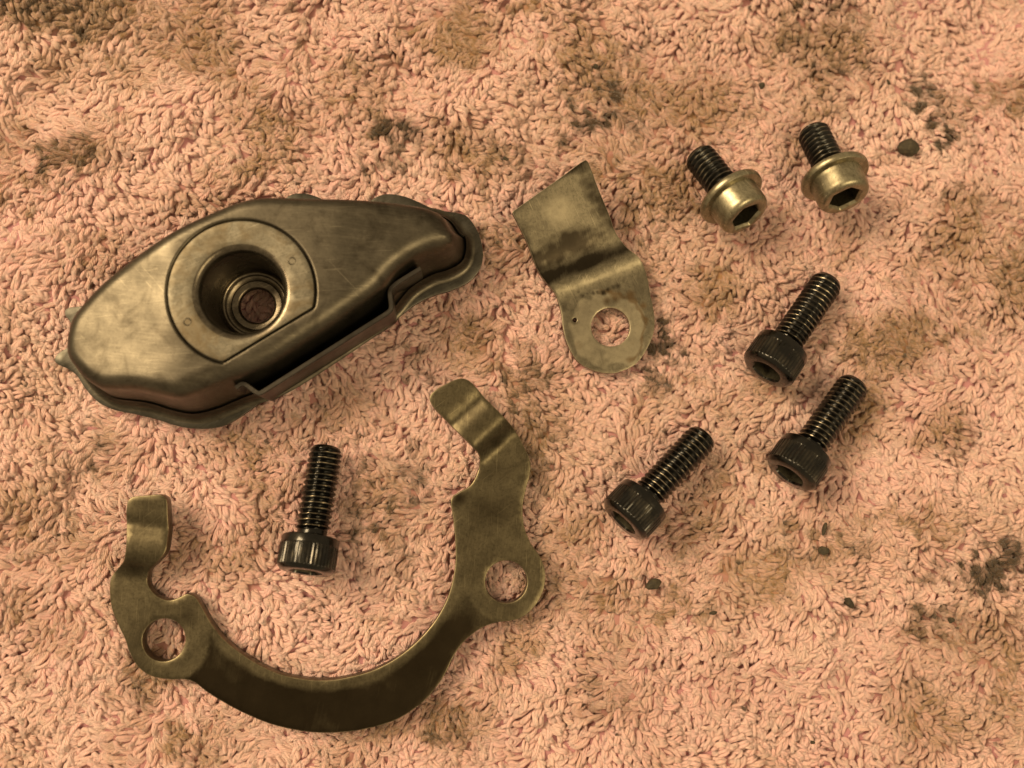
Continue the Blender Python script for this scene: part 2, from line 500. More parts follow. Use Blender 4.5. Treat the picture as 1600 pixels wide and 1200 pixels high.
def cl_pale(P):
    s, lat = cl_sl(P)
    c = 0.85*np.exp(-((s-12.5)/3.6)**2-((lat-0.3)/3.6)**2)
    dd = np.linalg.norm(P-px(951, 514, CL_Z), axis=1)
    c = np.maximum(c, 0.85*(1-sstep(6.4, 7.6, dd+field(12, 5)(P)*0.5))*(s < -0.6))
    return np.maximum(c, 0.5*np.exp(-((s+0.6)/0.7)**2)*sstep(-9, 0, lat))
def cl_rust(P):
    s, lat = cl_sl(P)
    dd = np.linalg.norm(P-px(951, 514, CL_Z), axis=1); v = P-px(951, 514, CL_Z)
    an = np.degrees(np.arctan2(v[:, 1], v[:, 0]))
    g = 0.85*np.exp(-((dd-6.9+field(13, 5)(P)*0.4)/0.6)**2)*sstep(-75, -50, an)*(1-sstep(95, 125, an))
    g = np.maximum(g, spots(P, [(948, 470, 1.2, .8), (962, 464, 1.4, .9), (985, 461, 1.3, .9), (1005, 478, 1.0, .8), (898, 503, 1.3, .5), (905, 540, 1.6, .5), (990, 535, 1.5, .45)], CL_Z))
    return g*(s < 0.3)
set_attr(o_cl, 'grime_shade', cl_grime_shade(V[:, :2])); set_attr(o_cl, 'edge', EDGE)
set_attr(o_cl, 'pale', cl_pale(V[:, :2])); set_attr(o_cl, 'rust', cl_rust(V[:, :2]))

# ------------------------------------------------------------------ domed cover
ZF = Z0+1.5                      # upper face of the flange
ZT = Z0+15.6                     # top of the dome at the ring
RC0 = px(377, 456, ZT)           # centre of ring and cup
cover = empty('domed_cover', (*px(420, 500, 0), Z0))
tag(cover, 'large dark brushed steel domed cover with a deep round cup in its top', 'cover')
cov0 = np.array([*px(420, 500, 0), Z0])
foot = np.vstack([
    pxs([(126,562),(147,597),(167,617),(187,628),(237,635),(277,647),(310,652),(347,643),(383,628),(446,604),(517,560),(576,520),(617,489),(645,457),(677,437),(703,429),(725,415),(732,393),(729,370)], ZF),
    pxs([(723,352,11.5),(706,330,11.5),(680,318,11.5),(640,314,11.5),(560,313,11.5),(480,312,11.5),(420,311,11.5),(380,318,11.5),(330,338,11.5),(280,365,10.5),(220,405,9.5),(170,445,8.5),(136,480,8),(119,507,7.5)], 13.5)])
foot = orient(smooth_closed(foot, 0.7))
def cov_top(P):
    r = np.linalg.norm(P-RC0, axis=1)
    left = np.maximum(0, (RC0[0]-P[:, 0])-9)
    right = np.maximum(0, (P[:, 0]-RC0[0])-12)
    sp = lambda x, w: w*np.logaddexp(0, x/w)
    z = ZT-0.20*sp(left-2.5, 1.2)-0.055*sp(right-3, 1.5)-0.0006*right**2
    return z-0.45*(1-sstep(12.1, 12.5, ring_r(P)))
_ch = px(478, 483, ZT)-px(347, 562, ZT); _ch /= np.linalg.norm(_ch)
_cn = np.array([_ch[1], -_ch[0]])
if _cn @ (px(430, 560, ZT)-RC0) < 0: _cn = -_cn
CH_D = 0.25+abs((px(412, 523, ZT)-RC0) @ _cn)
RR = 11.95
def ring_r(P):
    v = P-RC0
    return np.maximum(np.linalg.norm(v, axis=1), (v @ _cn)*(RR/CH_D))
def shell_z(P, d):
    zt = cov_top(P); h = zt-ZF
    side = sstep(-6, 10, (P-RC0) @ _cn)              # the strip side rolls over more gently
    w1 = 0.9+1.5*side; fr = 2.2+1.1*side
    # wall up to the fillet, then a quarter-ellipse to the top, a little flare at the foot
    zw = np.maximum(h-fr*0.95, 0.5)
    t = np.clip(d/w1, 0, 1)
    wall = zw*(t**1.25)
    q = np.clip((d-w1)/fr, 0, 1)
    fil = (h-zw)*np.sqrt(np.maximum(0, 1-(1-q)**2))
    return ZF-0.2+wall+fil*(d > w1)
CUT_R = 7.6
dl = [0.0, 0.12, 0.3, 0.5, 0.7, 0.9, 1.1, 1.3, 1.5, 1.7, 1.9, 2.1, 2.4, 2.8, 3.2, 3.7, 4.2, 4.8, 5.5, 6.3, 7.2, 8.2]
pts = [foot]
hole = circle(RC0, CUT_R, 72)[::-1]
pts.append(hole)
for d in dl[1:]:
    q = inset(foot, d)
    ok = inside(q, foot) & (dist_poly(q, foot) > d-0.04) & (np.linalg.norm(q-RC0, axis=1) > CUT_R+0.3) & (np.abs(ring_r(q)-12.3) > 0.75)
    pts.append(q[ok])
for r in (10.5, 11.6, 12.05, 12.2, 12.35, 12.55, 12.8):
    q = RC0+(circle((0, 0), 1, 170)*(r))
    s = np.ones(len(q)); v = q-RC0
    k = np.maximum(1, (v @ _cn)*(RR/CH_D)/r); q = RC0+v/k[:, None]
    pts.append(q[inside(q, foot) & (dist_poly(q, foot) > 1.2) & (np.linalg.norm(q-RC0, axis=1) > CUT_R+0.25)])
G = grid_points(foot.min(0), foot.max(0), 0.9)
G = G[inside(G, foot)]; G = G[(dist_poly(G, foot) > 8.6) & (ring_r(G) > 12.9)]
pts.append(G)
P = np.vstack(pts)
V, T, inv = cdt(P, [len(foot), len(hole)], lambda c: inside(c, foot) & (np.linalg.norm(c-RC0, axis=1) > CUT_R))
z = shell_z(V, dist_poly(V, foot))
make_obj('shell', np.column_stack([V, z])-cov0, T, M['cover'], cover, smooth=70)

FL_PTS = [(128,478),(104,482),(101,491),(109,502),(114,514),(113,536),(88,555),(86,566),(107,577),(120,587),(133,607),(153,628),(177,640),(210,647),(243,655),(283,667),(317,670),(350,665),(377,650),(410,627),(470,590),(560,532),(627,492),(647,477),(677,462),(707,453),(733,440),(750,420),(755,397),(750,370),(740,350),(727,336),(705,331),(680,327),(655,316),(633,307),(607,303),(587,308),(566,322),(520,322),(497,308),(473,302),(453,305),(436,318),(400,334),(350,358),(290,392),(230,430),(180,465)]
fl_out = orient(smooth_closed(pxs(FL_PTS, ZF), 0.6))
V, F = plate([fl_out, inset(foot, 1.6)[::2]], 1.0, lambda P: np.full(len(P), ZF), 0.1, 1.4)
fl = make_obj('flange', V-cov0, F, M['flange'], cover)
set_attr(fl, 'edge', EDGE*0.7)
# a rolled bead where wall meets flange
bead_v = []; bead_f = []
prof = [(-1.2, 0.01), (-0.95, 0.04), (-0.65, 0.16), (-0.35, 0.42), (-0.1, 0.8), (0.08, 1.25), (0.25, 1.85), (0.42, 2.5)]
for d, h in prof:
    q = inset(foot, d); bead_v.append(np.column_stack([q, np.full(len(q), ZF+h)]))
nb = len(foot)
for i in range(len(prof)-1):
    for k in range(nb):
        j = (k+1) % nb
        bead_f.append((i*nb+k, i*nb+j, (i+1)*nb+j, (i+1)*nb+k))
make_obj('foot_bead', np.vstack(bead_v)-cov0, bead_f, M['cover'], cover)

# ring plate with a flat side
a = np.arange(200)/200*2*math.pi
c_ = np.stack([np.cos(a), np.sin(a)], 1)*RR
k = np.maximum(1, (c_ @ _cn)/CH_D)
lim = (c_ @ _cn) > CH_D
t_ = c_ @ _ch
half = math.sqrt(RR**2-CH_D**2)
ring_out = []
for i in range(200):
    if not lim[i]: ring_out.append(c_[i])
    else:
        f_ = np.clip(t_[i], -half, half); ring_out.append(_cn*CH_D+_ch*f_)
ring_out = resample(np.array(ring_out), 0.4)+RC0
ring_in = circle(RC0, min(8.23, CH_D-0.35), 96)
V, F = plate([ring_out, ring_in], 0.9, lambda P: np.full(len(P), ZT+0.12), 0.12, 1.0)
ring = make_obj('ring_plate', V-cov0, F, M['ring'], cover)
for (x, y) in ((293, 503), (456, 408)):
    c = px(x, y, ZT); vv = []; ff = []
    n = 28
    for r, zz in ((0.45, 0.0), (0.52, 0.07), (0.62, 0.07), (0.70, 0.0)):
        for i in range(n):
            an = 2*math.pi*i/n; vv.append((c[0]+r*math.cos(an), c[1]+r*math.sin(an), ZT+0.115+zz))
    for i in range(3):
        for q in range(n):
            ff.append((i*n+q, i*n+(q+1) % n, (i+1)*n+(q+1) % n, (i+1)*n+q))
    make_obj('punch_mark', np.array(vv)-cov0, ff, M['cover'], ring, smooth=60)
# cup
zb = Z0+0.9
pr = [(8.25, ZT-0.1), (8.22, ZT+0.12), (8.14, ZT+0.115), (8.05, ZT+0.09)]
for i in range(1, 11):
    t = i/10*math.pi/2
    pr.append((8.05-1.3*math.sin(t), ZT+0.09-1.7*(1-math.cos(t))))
pr += [(6.6, ZT-5), (6.3, zb+3.0)]
for i in range(1, 6):
    t = i/5*math.pi/2
    pr.append((6.3-0.75*(1-math.cos(t)), zb+3.0-1.3*math.sin(t)))
pr += [(5.4, zb+1.72), (5.25, zb+1.8), (5.1, zb+1.76), (4.5, zb+1.5), (4.4, zb+1.4), (4.35, zb+1.2), (3.5, zb+1.12), (3.2, zb+1.02), (3.08, zb+0.8), (3.06, zb), (3.4, zb-0.2)]
V, F = lathe(pr, 96, RC0)
F = [f[::-1] for f in F]
make_obj('cup', V-cov0, F, M['cup'], cover, smooth=50)

# bent strip along the lower right side
ZS = Z0+11.6
path = pxs([(368, 606), (379, 597), (402, 614.5), (407, 614), (608, 487), (612, 481), (608, 453), (618, 443), (657, 419)], ZS)
def ribbon(path, z0f, z1, th):
    n = len(path); Lp = []
    d = np.diff(path, axis=0); d /= np.linalg.norm(d, axis=1, keepdims=True)
    nr = np.stack([-d[:, 1], d[:, 0]], 1)
    off = []
    for i in range(n):
        if i == 0: m = nr[0]
        elif i == n-1: m = nr[-1]
        else:
            m = nr[i-1]+nr[i]; m = m/max((m @ nr[i]), 0.3)
        off.append(m)
    off = np.array(off)
    A = path+off*th/2; B = path-off*th/2
    V = []; F = []
    for i in range(n):
        z0 = z0f[i]
        e = 0.12
        V += [(*A[i], z0), (*A[i], z1-e), (*(A[i]-off[i]*e), z1), (*(B[i]+off[i]*e), z1), (*B[i], z1-e), (*B[i], z0)]
    for i in range(n-1):
        for k in range(6):
            F.append((i*6+k, i*6+(k+1) % 6, (i+1)*6+(k+1) % 6, (i+1)*6+k))
    F.append((5, 4, 3, 2, 1, 0)); F.append(tuple((n-1)*6+k for k in range(6)))
    return np.array(V), F
def dens(path, r=0.9):
    out = [path[0]]
    for i in range(1, len(path)-1):
        a, p, b = path[i-1], path[i], path[i+1]
        da, db = np.linalg.norm(a-p), np.linalg.norm(b-p)
        ra = min(r, da*0.45); rb = min(r, db*0.45)
        A = p+(a-p)/da*ra; B = p+(b-p)/db*rb
        for t in np.linspace(0, 1, 5): out.append((1-t)**2*A+2*t*(1-t)*p+t*t*B)
    out.append(path[-1]); return np.array(out)
pd = dens(path, 1.0)
V, F = ribbon(pd, [ZF-2.2 if 4 < i < len(pd)-8 else ZF+0.5 for i in range(len(pd))], ZS, 0.85)
make_obj('side_strip', V-cov0, F, M['strip'], cover, smooth=40)

# ------------------------------------------------------------------ screws
def threaded(x0, x1, r, pitch, depth, n=36, per=8, chamfer=1.0, neck=0.0):
    m = int((x1-x0)/pitch*per)
    V = []; W = []
    for i in range(m+1):
        x = x0+(x1-x0)*i/m
        for k in range(n):
            ph = (x/pitch-k/n) % 1.0
            tri = abs(ph-0.5)*2                       # 0 at crest
            prof = max(0.0, (tri-0.14)/0.86)
            rr = r-depth*min(prof*1.08, 1.0)
            w = 0.9 if tri < 0.15 else 0.0
            e = x1-x
            if e < chamfer: rr = min(rr, r-depth*1.05*(1-e/chamfer)); w *= 0.4
            if x-x0 < neck: rr = min(rr, r-depth*0.8); w = 0.0
            a = 2*math.pi*k/n
            V.append((x, rr*math.cos(a), rr*math.sin(a))); W.append(w)
    F = []
    for i in range(m):
        for k in range(n):
            j = (k+1) % n
            F.append((i*n+k, i*n+j, (i+1)*n+j, (i+1)*n+k))
    # rounded end
    base = m*n
    last = list(range(base, base+n))
    for rr, dx in ((0.72, 0.18), (0.35, 0.3)):
        s = len(V)
        for k in range(n):
            a = 2*math.pi*k/n; V.append((x1+dx, r*rr*math.cos(a), r*rr*math.sin(a))); W.append(0)
        cur = list(range(s, s+n))
        for k in range(n): F.append((last[k], last[(k+1) % n], cur[(k+1) % n], cur[k]))
        last = cur
    F.append(tuple(last))
    return np.array(V), F, W

def rings_x(rings, n):
    """rings: list of (x, radius function of angle)"""
    V = []; F = []
    for x, rf in rings:
        for k in range(n):
            a = 2*math.pi*k/n; rr = rf(k) if callable(rf) else rf
            V.append((x, rr*math.cos(a), rr*math.sin(a)))
    for i in range(len(rings)-1):
        for k in range(n):
            j = (k+1) % n
            F.append((i*n+k, (i+1)*n+k, (i+1)*n+j, i*n+j))
    return V, F

def hexr(af, n):
    def f(k):
        a = (2*math.pi*k/n) % (math.pi/3)
        return af/2/math.cos(a-math.pi/6)
    return f

def make_cap_screw():
    root = empty('cap_screw', (0, 0, 0))
    n = 180
    kn = lambda k: 5.0 if (k % 4) in (0, 1) else 4.86
    kn0 = lambda k: 4.9
    rings = [(0.35, hexr(5.0, n)), (0.0, lambda k: max(hexr(5.0, n)(k)+0.08, 2.85)), (0.0, 4.15), (0.12, 4.42), (0.55, 4.82), (0.75, 4.9), (0.85, kn), (4.3, kn), (4.42, 4.9), (4.5, 4.95), (5.6, 4.95), (5.85, 4.85), (6.0, 4.6), (6.0, 2.4)]
    V, F = rings_x(rings, n)
    h = make_obj('head', V, [f[::-1] for f in F], M['black'], root, smooth=28)
    set_attr(h, 'wear', [0.10 if 6*n <= i < 8*n and (i % 4) in (0, 1) else 0.03 for i in range(len(V))])
    V, F = rings_x([(3.6, 0.05), (3.0, hexr(5.0, n)), (0.35, hexr(5.0, n))], n)
    k = make_obj('hex_socket', V, [f[::-1] for f in F], M['socket'], root, smooth=28)
    V, F, W = threaded(5.95, 22.0, 2.97, 1.0, 0.50, neck=1.3)
    s = make_obj('threaded_shank', V, F, M['black'], root, smooth=50)
    set_attr(s, 'wear', W)
    return root

def make_flange_bolt():
    root = empty('flange_bolt', (0, 0, 0))
    n = 96
    hx = hexr(5.0, n)
    rings = [(0.55, hx), (0.12, lambda k: hx(k)+0.25), (0.0, lambda k: max(hx(k)+0.4, 3.1)), (0.0, 3.6), (0.08, 4.0), (0.3, 4.35), (0.7, 4.6), (1.2, 4.7), (3.6, 4.78), (4.4, 4.85), (4.72, 5.0)]
    V, F = rings_x(rings, n)
    make_obj('head', V, [f[::-1] for f in F], M['zinc'], root, smooth=40)
    V, F = rings_x([(4.4, 0.05), (3.9, hx), (0.55, hx)], n)
    make_obj('hex_socket', V, [f[::-1] for f in F], M['socket'], root, smooth=28)
    rings = [(4.43, 4.7), (4.45, 5.7), (4.53, 6.02), (4.8, 6.2), (5.5, 6.24), (5.75, 6.12), (5.88, 5.7), (5.88, 2.5)]
    V, F = rings_x(rings, n)
    make_obj('flange', V, [f[::-1] for f in F], M['zinc'], root, smooth=40)
    V, F, W = threaded(5.85, 16.3, 2.98, 1.0, 0.5, chamfer=0.7)
    s = make_obj('threaded_shank', V, F, M['thread_old'], root, smooth=50)
    set_attr(s, 'wear', np.array(W)*0.5)
    return root

def copy_thing(o):
    c = o.copy(); COL.objects.link(c)
    for ch in list(o.children):
        d = ch.copy(); COL.objects.link(d); d.parent = c
    return c

FOOT = []          # footprints in mm where the pile is pressed: (polygon, level)
def place(o, face, tip, z_face, z_tip, roll):
    a = np.array([*px(*face, z_face), z_face]); b = np.array([*px(*tip, z_tip), z_tip])
    d = Vector((b-a).tolist()).normalized()
    up = Vector((0, 0, 1)); y = up.cross(d).normalized(); zz = d.cross(y)
    m = Matrix((d, y, zz)).transposed().to_4x4() @ Matrix.Rotation(roll, 4, 'X')
    m.translation = Vector((a*MM).tolist())
    o.matrix_world = m
    return np.linalg.norm(b-a)
def capsule(a, b, ra, rb):
    a, b = np.array(a), np.array(b); d = (b-a)/np.linalg.norm(b-a); n = np.array([-d[1], d[0]])
    return np.array([a+n*ra, a-n*ra, b-n*rb, b+n*rb])

SCREWS = [((477, 894), (509, 709), 0.3, 'black socket head cap screw lying apart inside the curved bracket, head toward the bottom edge'),
          ((973, 816), (1095, 686), 0.9, 'oil-wet black cap screw nearest the curved bracket, lowest of the three on the right'),
          ((1197, 581), (1290, 445), 1.25, 'black cap screw just right of the bent tab, highest of the four black screws'),
          ((1233, 743), (1332, 604), 0.1, 'oil-wet black cap screw farthest right of the four black screws, below another black screw')]
first = None
for face, tip, roll, lab in SCREWS:
    if first is None: first = make_cap_screw(); s = first
    else: s = copy_thing(first)
    L = place(s, face, tip, Z0+(6.9 if roll == 0.3 else 5.9), Z0+(1.9 if roll == 0.3 else 2.5), roll)
    print('cap screw length', round(L, 1))
    tag(s, lab, 'screw', 'black socket head cap screws on the towel')
    FOOT.append((capsule(px(*face, Z0+4), px(*tip, Z0+2.5), 4.2, 2.3), Z0-0.6))
BOLTS = [((1167, 339), (1086, 236), 0.25, 'dull brassy flange bolt left of the other flange bolt, nearer the bent tab'),
         ((1321, 311), (1264, 194), 0.6, 'dull brassy flange bolt nearest the top right corner, beside a round dark crumb')]
first = None
for face, tip, roll, lab in BOLTS:
    if first is None: first = make_flange_bolt(); s = first
    else: s = copy_thing(first)
    L = place(s, face, tip, Z0+8.8, Z0+1.8, roll)
    print('flange bolt length', round(L, 1))
    tag(s, lab, 'bolt', 'brassy flange bolts on the towel')
    FOOT.append((capsule(px(*face, Z0+4), px(*tip, Z0+2.5), 4.2, 2.3), Z0-0.4))
for _p, _lv in ((br_out, Z0-0.1), (cl_out, Z0-0.1), (fl_out, Z0-0.1)):
    _p = orient(_p)
    FOOT.append((_p, _lv)); FOOT.append((inset(_p, -0.55), _lv+0.35))
FOOT.append((hl, Z0-0.8)); FOOT.append((hr, Z0-0.8)); FOOT.append((hc, Z0-0.6))
HOLES = [hl, hr, hc]

# ------------------------------------------------------------------ grit crumbs
def crumb(x, y, a, b, ang, lab, zc=2.4, seed=0):
    bm = bmesh.new(); bmesh.ops.create_icosphere(bm, subdivisions=2, radius=1)
    r = random.Random(seed+int(x)); f = [(Vector((r.uniform(-1, 1), r.uniform(-1, 1), r.uniform(-1, 1)))*3.2, r.uniform(0, 6)) for _ in range(6)]
    for v in bm.verts:
        s = 1+sum(math.sin(v.co.dot(k)+p) for k, p in f)*0.11
        v.co *= s
        v.co = Vector((v.co.x*a, v.co.y*b, v.co.z*min(a, b)*0.9))
    bmesh.ops.rotate(bm, verts=bm.verts, matrix=Matrix.Rotation(ang, 3, 'Z'))
    V = [tuple(v.co) for v in bm.verts]; F = [[v.index for v in f_.verts] for f_ in bm.faces]; bm.free()
    p = px(x, y, zc)
    o = make_obj('grit_crumb', V, F, M['grit'], None, smooth=14)
    o.location = Vector((p[0], p[1], zc))*MM
    tag(o, lab, 'crumb', 'dark grit crumbs on the towel')
CR = [(1420, 231, 1.75, 1.5, 0.3, 'largest round dark crumb, right of the flange bolts near the top right corner', 2.7),
      (1022, 912, 1.35, 0.85, 0.6, 'oval black crumb on its own below the lowest right-hand cap screw'),
      (1326, 941, 1.15, 0.95, 2.6, 'dark brown crumb low on the right, lowest of the larger crumbs'),
      (1286, 861, 0.95, 0.8, 0.2, 'black crumb right under a thin sliver of dirt, on the right side'),
      (1288, 828, 0.45, 1.5, -0.35, 'thin upright sliver of black dirt above a black crumb on the right'),
      (875, 89, 0.75, 0.4, -0.3, 'small flat black speck above the bent tab, left one of two near the top edge'),
      (931, 104, 0.45, 0.45, 0, 'small black speck above the bent tab, right one of two near the top edge'),
      (1190, 134, 0.6, 0.7, 0.3, 'black speck between the two flange bolts and the top edge'),
      (790, 248, 0.65, 0.45, 0.2, 'black speck at the upper left of the bent tab'),
      (1388, 129, 0.35, 0.5, 0.2, 'tiny black speck left of the grey smudge in the top right'),
      (1114, 958, 0.6, 0.35, 0.2, 'small flat black speck low in the middle right of the towel'),
      (1270, 1160, 0.45, 0.4, 0, 'small black speck by the bottom edge on the right'),
      (1486, 970, 0.55, 0.55, 0, 'dark speck low on the right beneath the big black smudge')]
for i, c in enumerate(CR): crumb(*c, seed=i) if len(c) == 6 else crumb(*c[:6], zc=c[6], seed=i)

# ------------------------------------------------------------------ towel
towel = empty('towel', (0, 0, 0))
tag(towel, 'pink terry cloth towel with brown oil stains spread under all the metal parts', 'towel')
# stains: (x, y, rx, ry, angle, tan, grease) in photo pixels, taken to mm on the pile
ST = [(90,12,140,42,0,1,.4),(600,40,260,60,0,.1,0),(1000,190,190,150,0,.34,.02),(1120,420,170,110,0,.3,.04),(1290,80,140,90,0,.28,.02),(1530,420,130,120,0,.28,.03),(480,170,130,80,0,.16,0),(860,660,70,150,0,.32,.04),(640,800,90,110,0,.26,.03),(1250,860,200,60,0,.26,0),(330,75,60,40,0,.5,.1),(215,60,60,50,.2,.45,.1),(95,245,45,35,.5,.7,.5),(45,285,40,25,.3,.5,.15),(440,195,55,45,.2,.6,.12),(420,250,60,30,0,.5,.1),(468,60,22,50,-.2,.5,.3),
      (628,212,24,30,.3,.5,.95),(600,250,45,14,.2,.4,.5),(605,190,30,25,0,.5,.3),(700,60,60,50,.3,.75,.1),(560,120,70,50,0,.4,.05),(780,250,50,35,.2,.5,.25),(720,215,50,35,.2,.45,.12),
      (915,105,60,55,.2,.75,.12),(960,128,34,17,-.4,.7,1.0),(938,190,36,15,.1,.6,.85),(900,60,50,30,0,.55,.08),(1010,165,60,30,.3,.55,.15),(1050,290,60,60,.3,.6,.15),(960,270,60,40,.3,.45,.15),(1000,330,40,50,.2,.5,.25),
      (830,10,60,25,0,.6,.12),(1100,60,60,60,0,.15,0),(1270,45,55,40,.5,.6,.3),(1320,30,30,20,0,.5,.35),(1335,75,40,55,0,.55,.2),(1300,110,40,20,.3,.3,.35),(1290,160,40,20,.3,.4,.2),
      (1455,160,18,32,.2,.3,1.0),(1468,210,24,14,-.5,.3,1.0),(1490,170,30,30,.2,.4,.25),(1560,145,45,25,.2,.55,.3),(1490,300,25,20,0,.4,.4),(1560,330,60,30,.2,.3,.12),(1580,430,60,45,.4,.65,.2),(1490,520,60,30,.2,.5,.15),(1400,530,60,45,.2,.55,.18),(1330,545,50,25,0,.4,.15),
      (1550,892,42,24,.2,.3,1.0),(1485,893,35,16,.1,.4,.6),(1470,960,40,20,.4,.3,.35),(1590,870,40,25,.2,.4,.6),(1450,815,80,30,0,.55,.12),(1290,850,70,50,0,.5,.15),(1230,870,50,60,0,.4,.05),(1330,840,16,26,.1,.3,.4),
      (640,760,26,70,-.2,.3,.42),(585,830,40,40,.3,.4,.45),(560,740,24,50,.2,.35,.35),(620,850,40,30,.3,.35,.3),(830,590,50,40,.4,.5,.35),(840,660,40,60,.2,.6,.3),(850,760,30,60,0,.5,.25),(880,800,60,60,0,.3,.1),
      (1060,545,16,40,.3,.4,.85),(1020,590,40,14,.3,.3,.5),(660,570,22,24,0,.4,.45),(770,370,30,40,0,.4,.2),(790,420,40,60,0,.35,.15),(730,500,60,40,0,.3,.15),
      (700,1130,45,30,.3,.5,.35),(870,940,40,40,0,.4,.12),(960,930,60,40,0,.45,.1),(1080,940,50,30,0,.5,.15),(930,1000,40,40,0,.35,.05),(1020,1030,16,14,0,.2,.45),(960,1090,70,40,0,.35,.15),(1240,975,16,12,0,.2,.4),
      (140,712,34,10,.4,.4,.45),(160,675,8,30,0,.3,.3),(210,1060,30,40,.3,.4,.25),(180,720,50,30,0,.3,.08),(330,870,50,40,0,.4,.06),(310,1160,60,40,0,.45,.05),(70,980,60,40,0,.4,.05),(100,850,60,50,0,.4,.05),(40,780,50,40,0,.4,.03),
      (1130,470,60,60,0,.3,.08),(1110,640,70,40,0,.35,.1),(1190,700,50,40,0,.35,.1),(1090,840,50,30,0,.4,.15),(1480,680,50,40,0,.25,.1),(1590,1060,30,120,0,.4,.05),(1460,1120,70,40,0,.25,.05),(1350,620,40,40,0,.3,.1),
      (300,320,70,40,.2,.3,.04),(150,400,60,50,.2,.35,.05),(1180,60,40,30,.3,.25,.05),(520,690,60,40,0,.2,0),(420,690,60,30,0,.35,.1)]
_f1, _f2, _f3 = field(21, 9), field(22, 28), field(23, 3.2)
def soil(P, r):
    """tan and grease of the pile at P (mm)"""
    tan = np.zeros(len(P)); gre = np.zeros(len(P))
    wob = np.stack([_f1(P), field(24, 9)(P)], 1)*1.5+np.stack([_f3(P), field(25, 3.2)(P)], 1)*0.9
    Q = P+wob
    for (x, y, rx, ry, an, t, g) in ST:
        c = px(x, y, 1.5); v = Q-c
        ca, sa = math.cos(an), math.sin(an)
        u = (v[:, 0]*ca+v[:, 1]*sa)/(rx/8.5); w = (-v[:, 0]*sa+v[:, 1]*ca)/(ry/8.5)
        e = np.exp(-(u*u+w*w)*0.8)
        tan = np.maximum(tan, t*e); gre = np.maximum(gre, g*e)
    tan = 1.75*tan*(0.9+0.16*_f3(P))+0.26*np.maximum(0, _f2(P)+0.05)+0.12*np.maximum(0, _f1(P)-0.1)
    gre = gre*(0.9+0.28*_f3(P)+0.15*field(26, 1.6)(P))
    return np.clip(tan, 0, 1), np.clip(gre, 0, 1.1)

_gx = np.arange(-150, 150, 0.4); _gy = np.arange(-125, 125, 0.4)
_GX, _GY = np.meshgrid(_gx, _gy)
_st, _sg = soil(np.stack([_GX.ravel(), _GY.ravel()], 1), None)
_st = _st.reshape(_GX.shape); _sg = _sg.reshape(_GX.shape)
def soil_at(P):
    fx = np.clip((P[:, 0]-_gx[0])/0.4, 0, len(_gx)-1.01); fy = np.clip((P[:, 1]-_gy[0])/0.4, 0, len(_gy)-1.01)
    ix = fx.astype(int); iy = fy.astype(int); u = fx-ix; v = fy-iy
    b = lambda A: A[iy, ix]*(1-u)*(1-v)+A[iy, ix+1]*u*(1-v)+A[iy+1, ix]*(1-u)*v+A[iy+1, ix+1]*u*v
    return b(_st), b(_sg)

_h1, _h2 = field(31, 55), field(32, 22)
_solid = np.vstack([f for f, _ in FOOT])
_mx = np.arange(-150, 151, 3.0); _my = np.arange(-126, 127, 3.0)
_MX, _MY = np.meshgrid(_mx, _my)
_MP = np.stack([_MX.ravel(), _MY.ravel()], 1)
_md = np.full(len(_MP), 99.0)
for _p, _l in FOOT:
    _d = dist_poly(_MP, _p[::3] if len(_p) > 60 else _p); _d[inside(_MP, _p)] = 0; _md = np.minimum(_md, _d)
_md = sstep(1, 20, _md).reshape(_MX.shape)
def free_cloth(P):
    fx = np.clip((P[:, 0]-_mx[0])/3, 0, len(_mx)-1.01); fy = np.clip((P[:, 1]-_my[0])/3, 0, len(_my)-1.01)
    ix = fx.astype(int); iy = fy.astype(int); u = fx-ix; v = fy-iy
    return _md[iy, ix]*(1-u)*(1-v)+_md[iy, ix+1]*u*(1-v)+_md[iy+1, ix]*(1-u)*v+_md[iy+1, ix+1]*u*v
def ground(P):
    return 0.22*_h1(P)+0.15*_h2(P)-0.25+free_cloth(P)*(0.75*_h1(P)+0.45*_h2(P)+0.3)

_d1, _d2, _d3 = field(41, 42), field(42, 16), field(43, 7)
def lean_dir(P):
    base = -1.9+0.0*P[:, 0]
    return base+1.0*_d1(P)+0.55*_d2(P)+0.28*_d3(P)

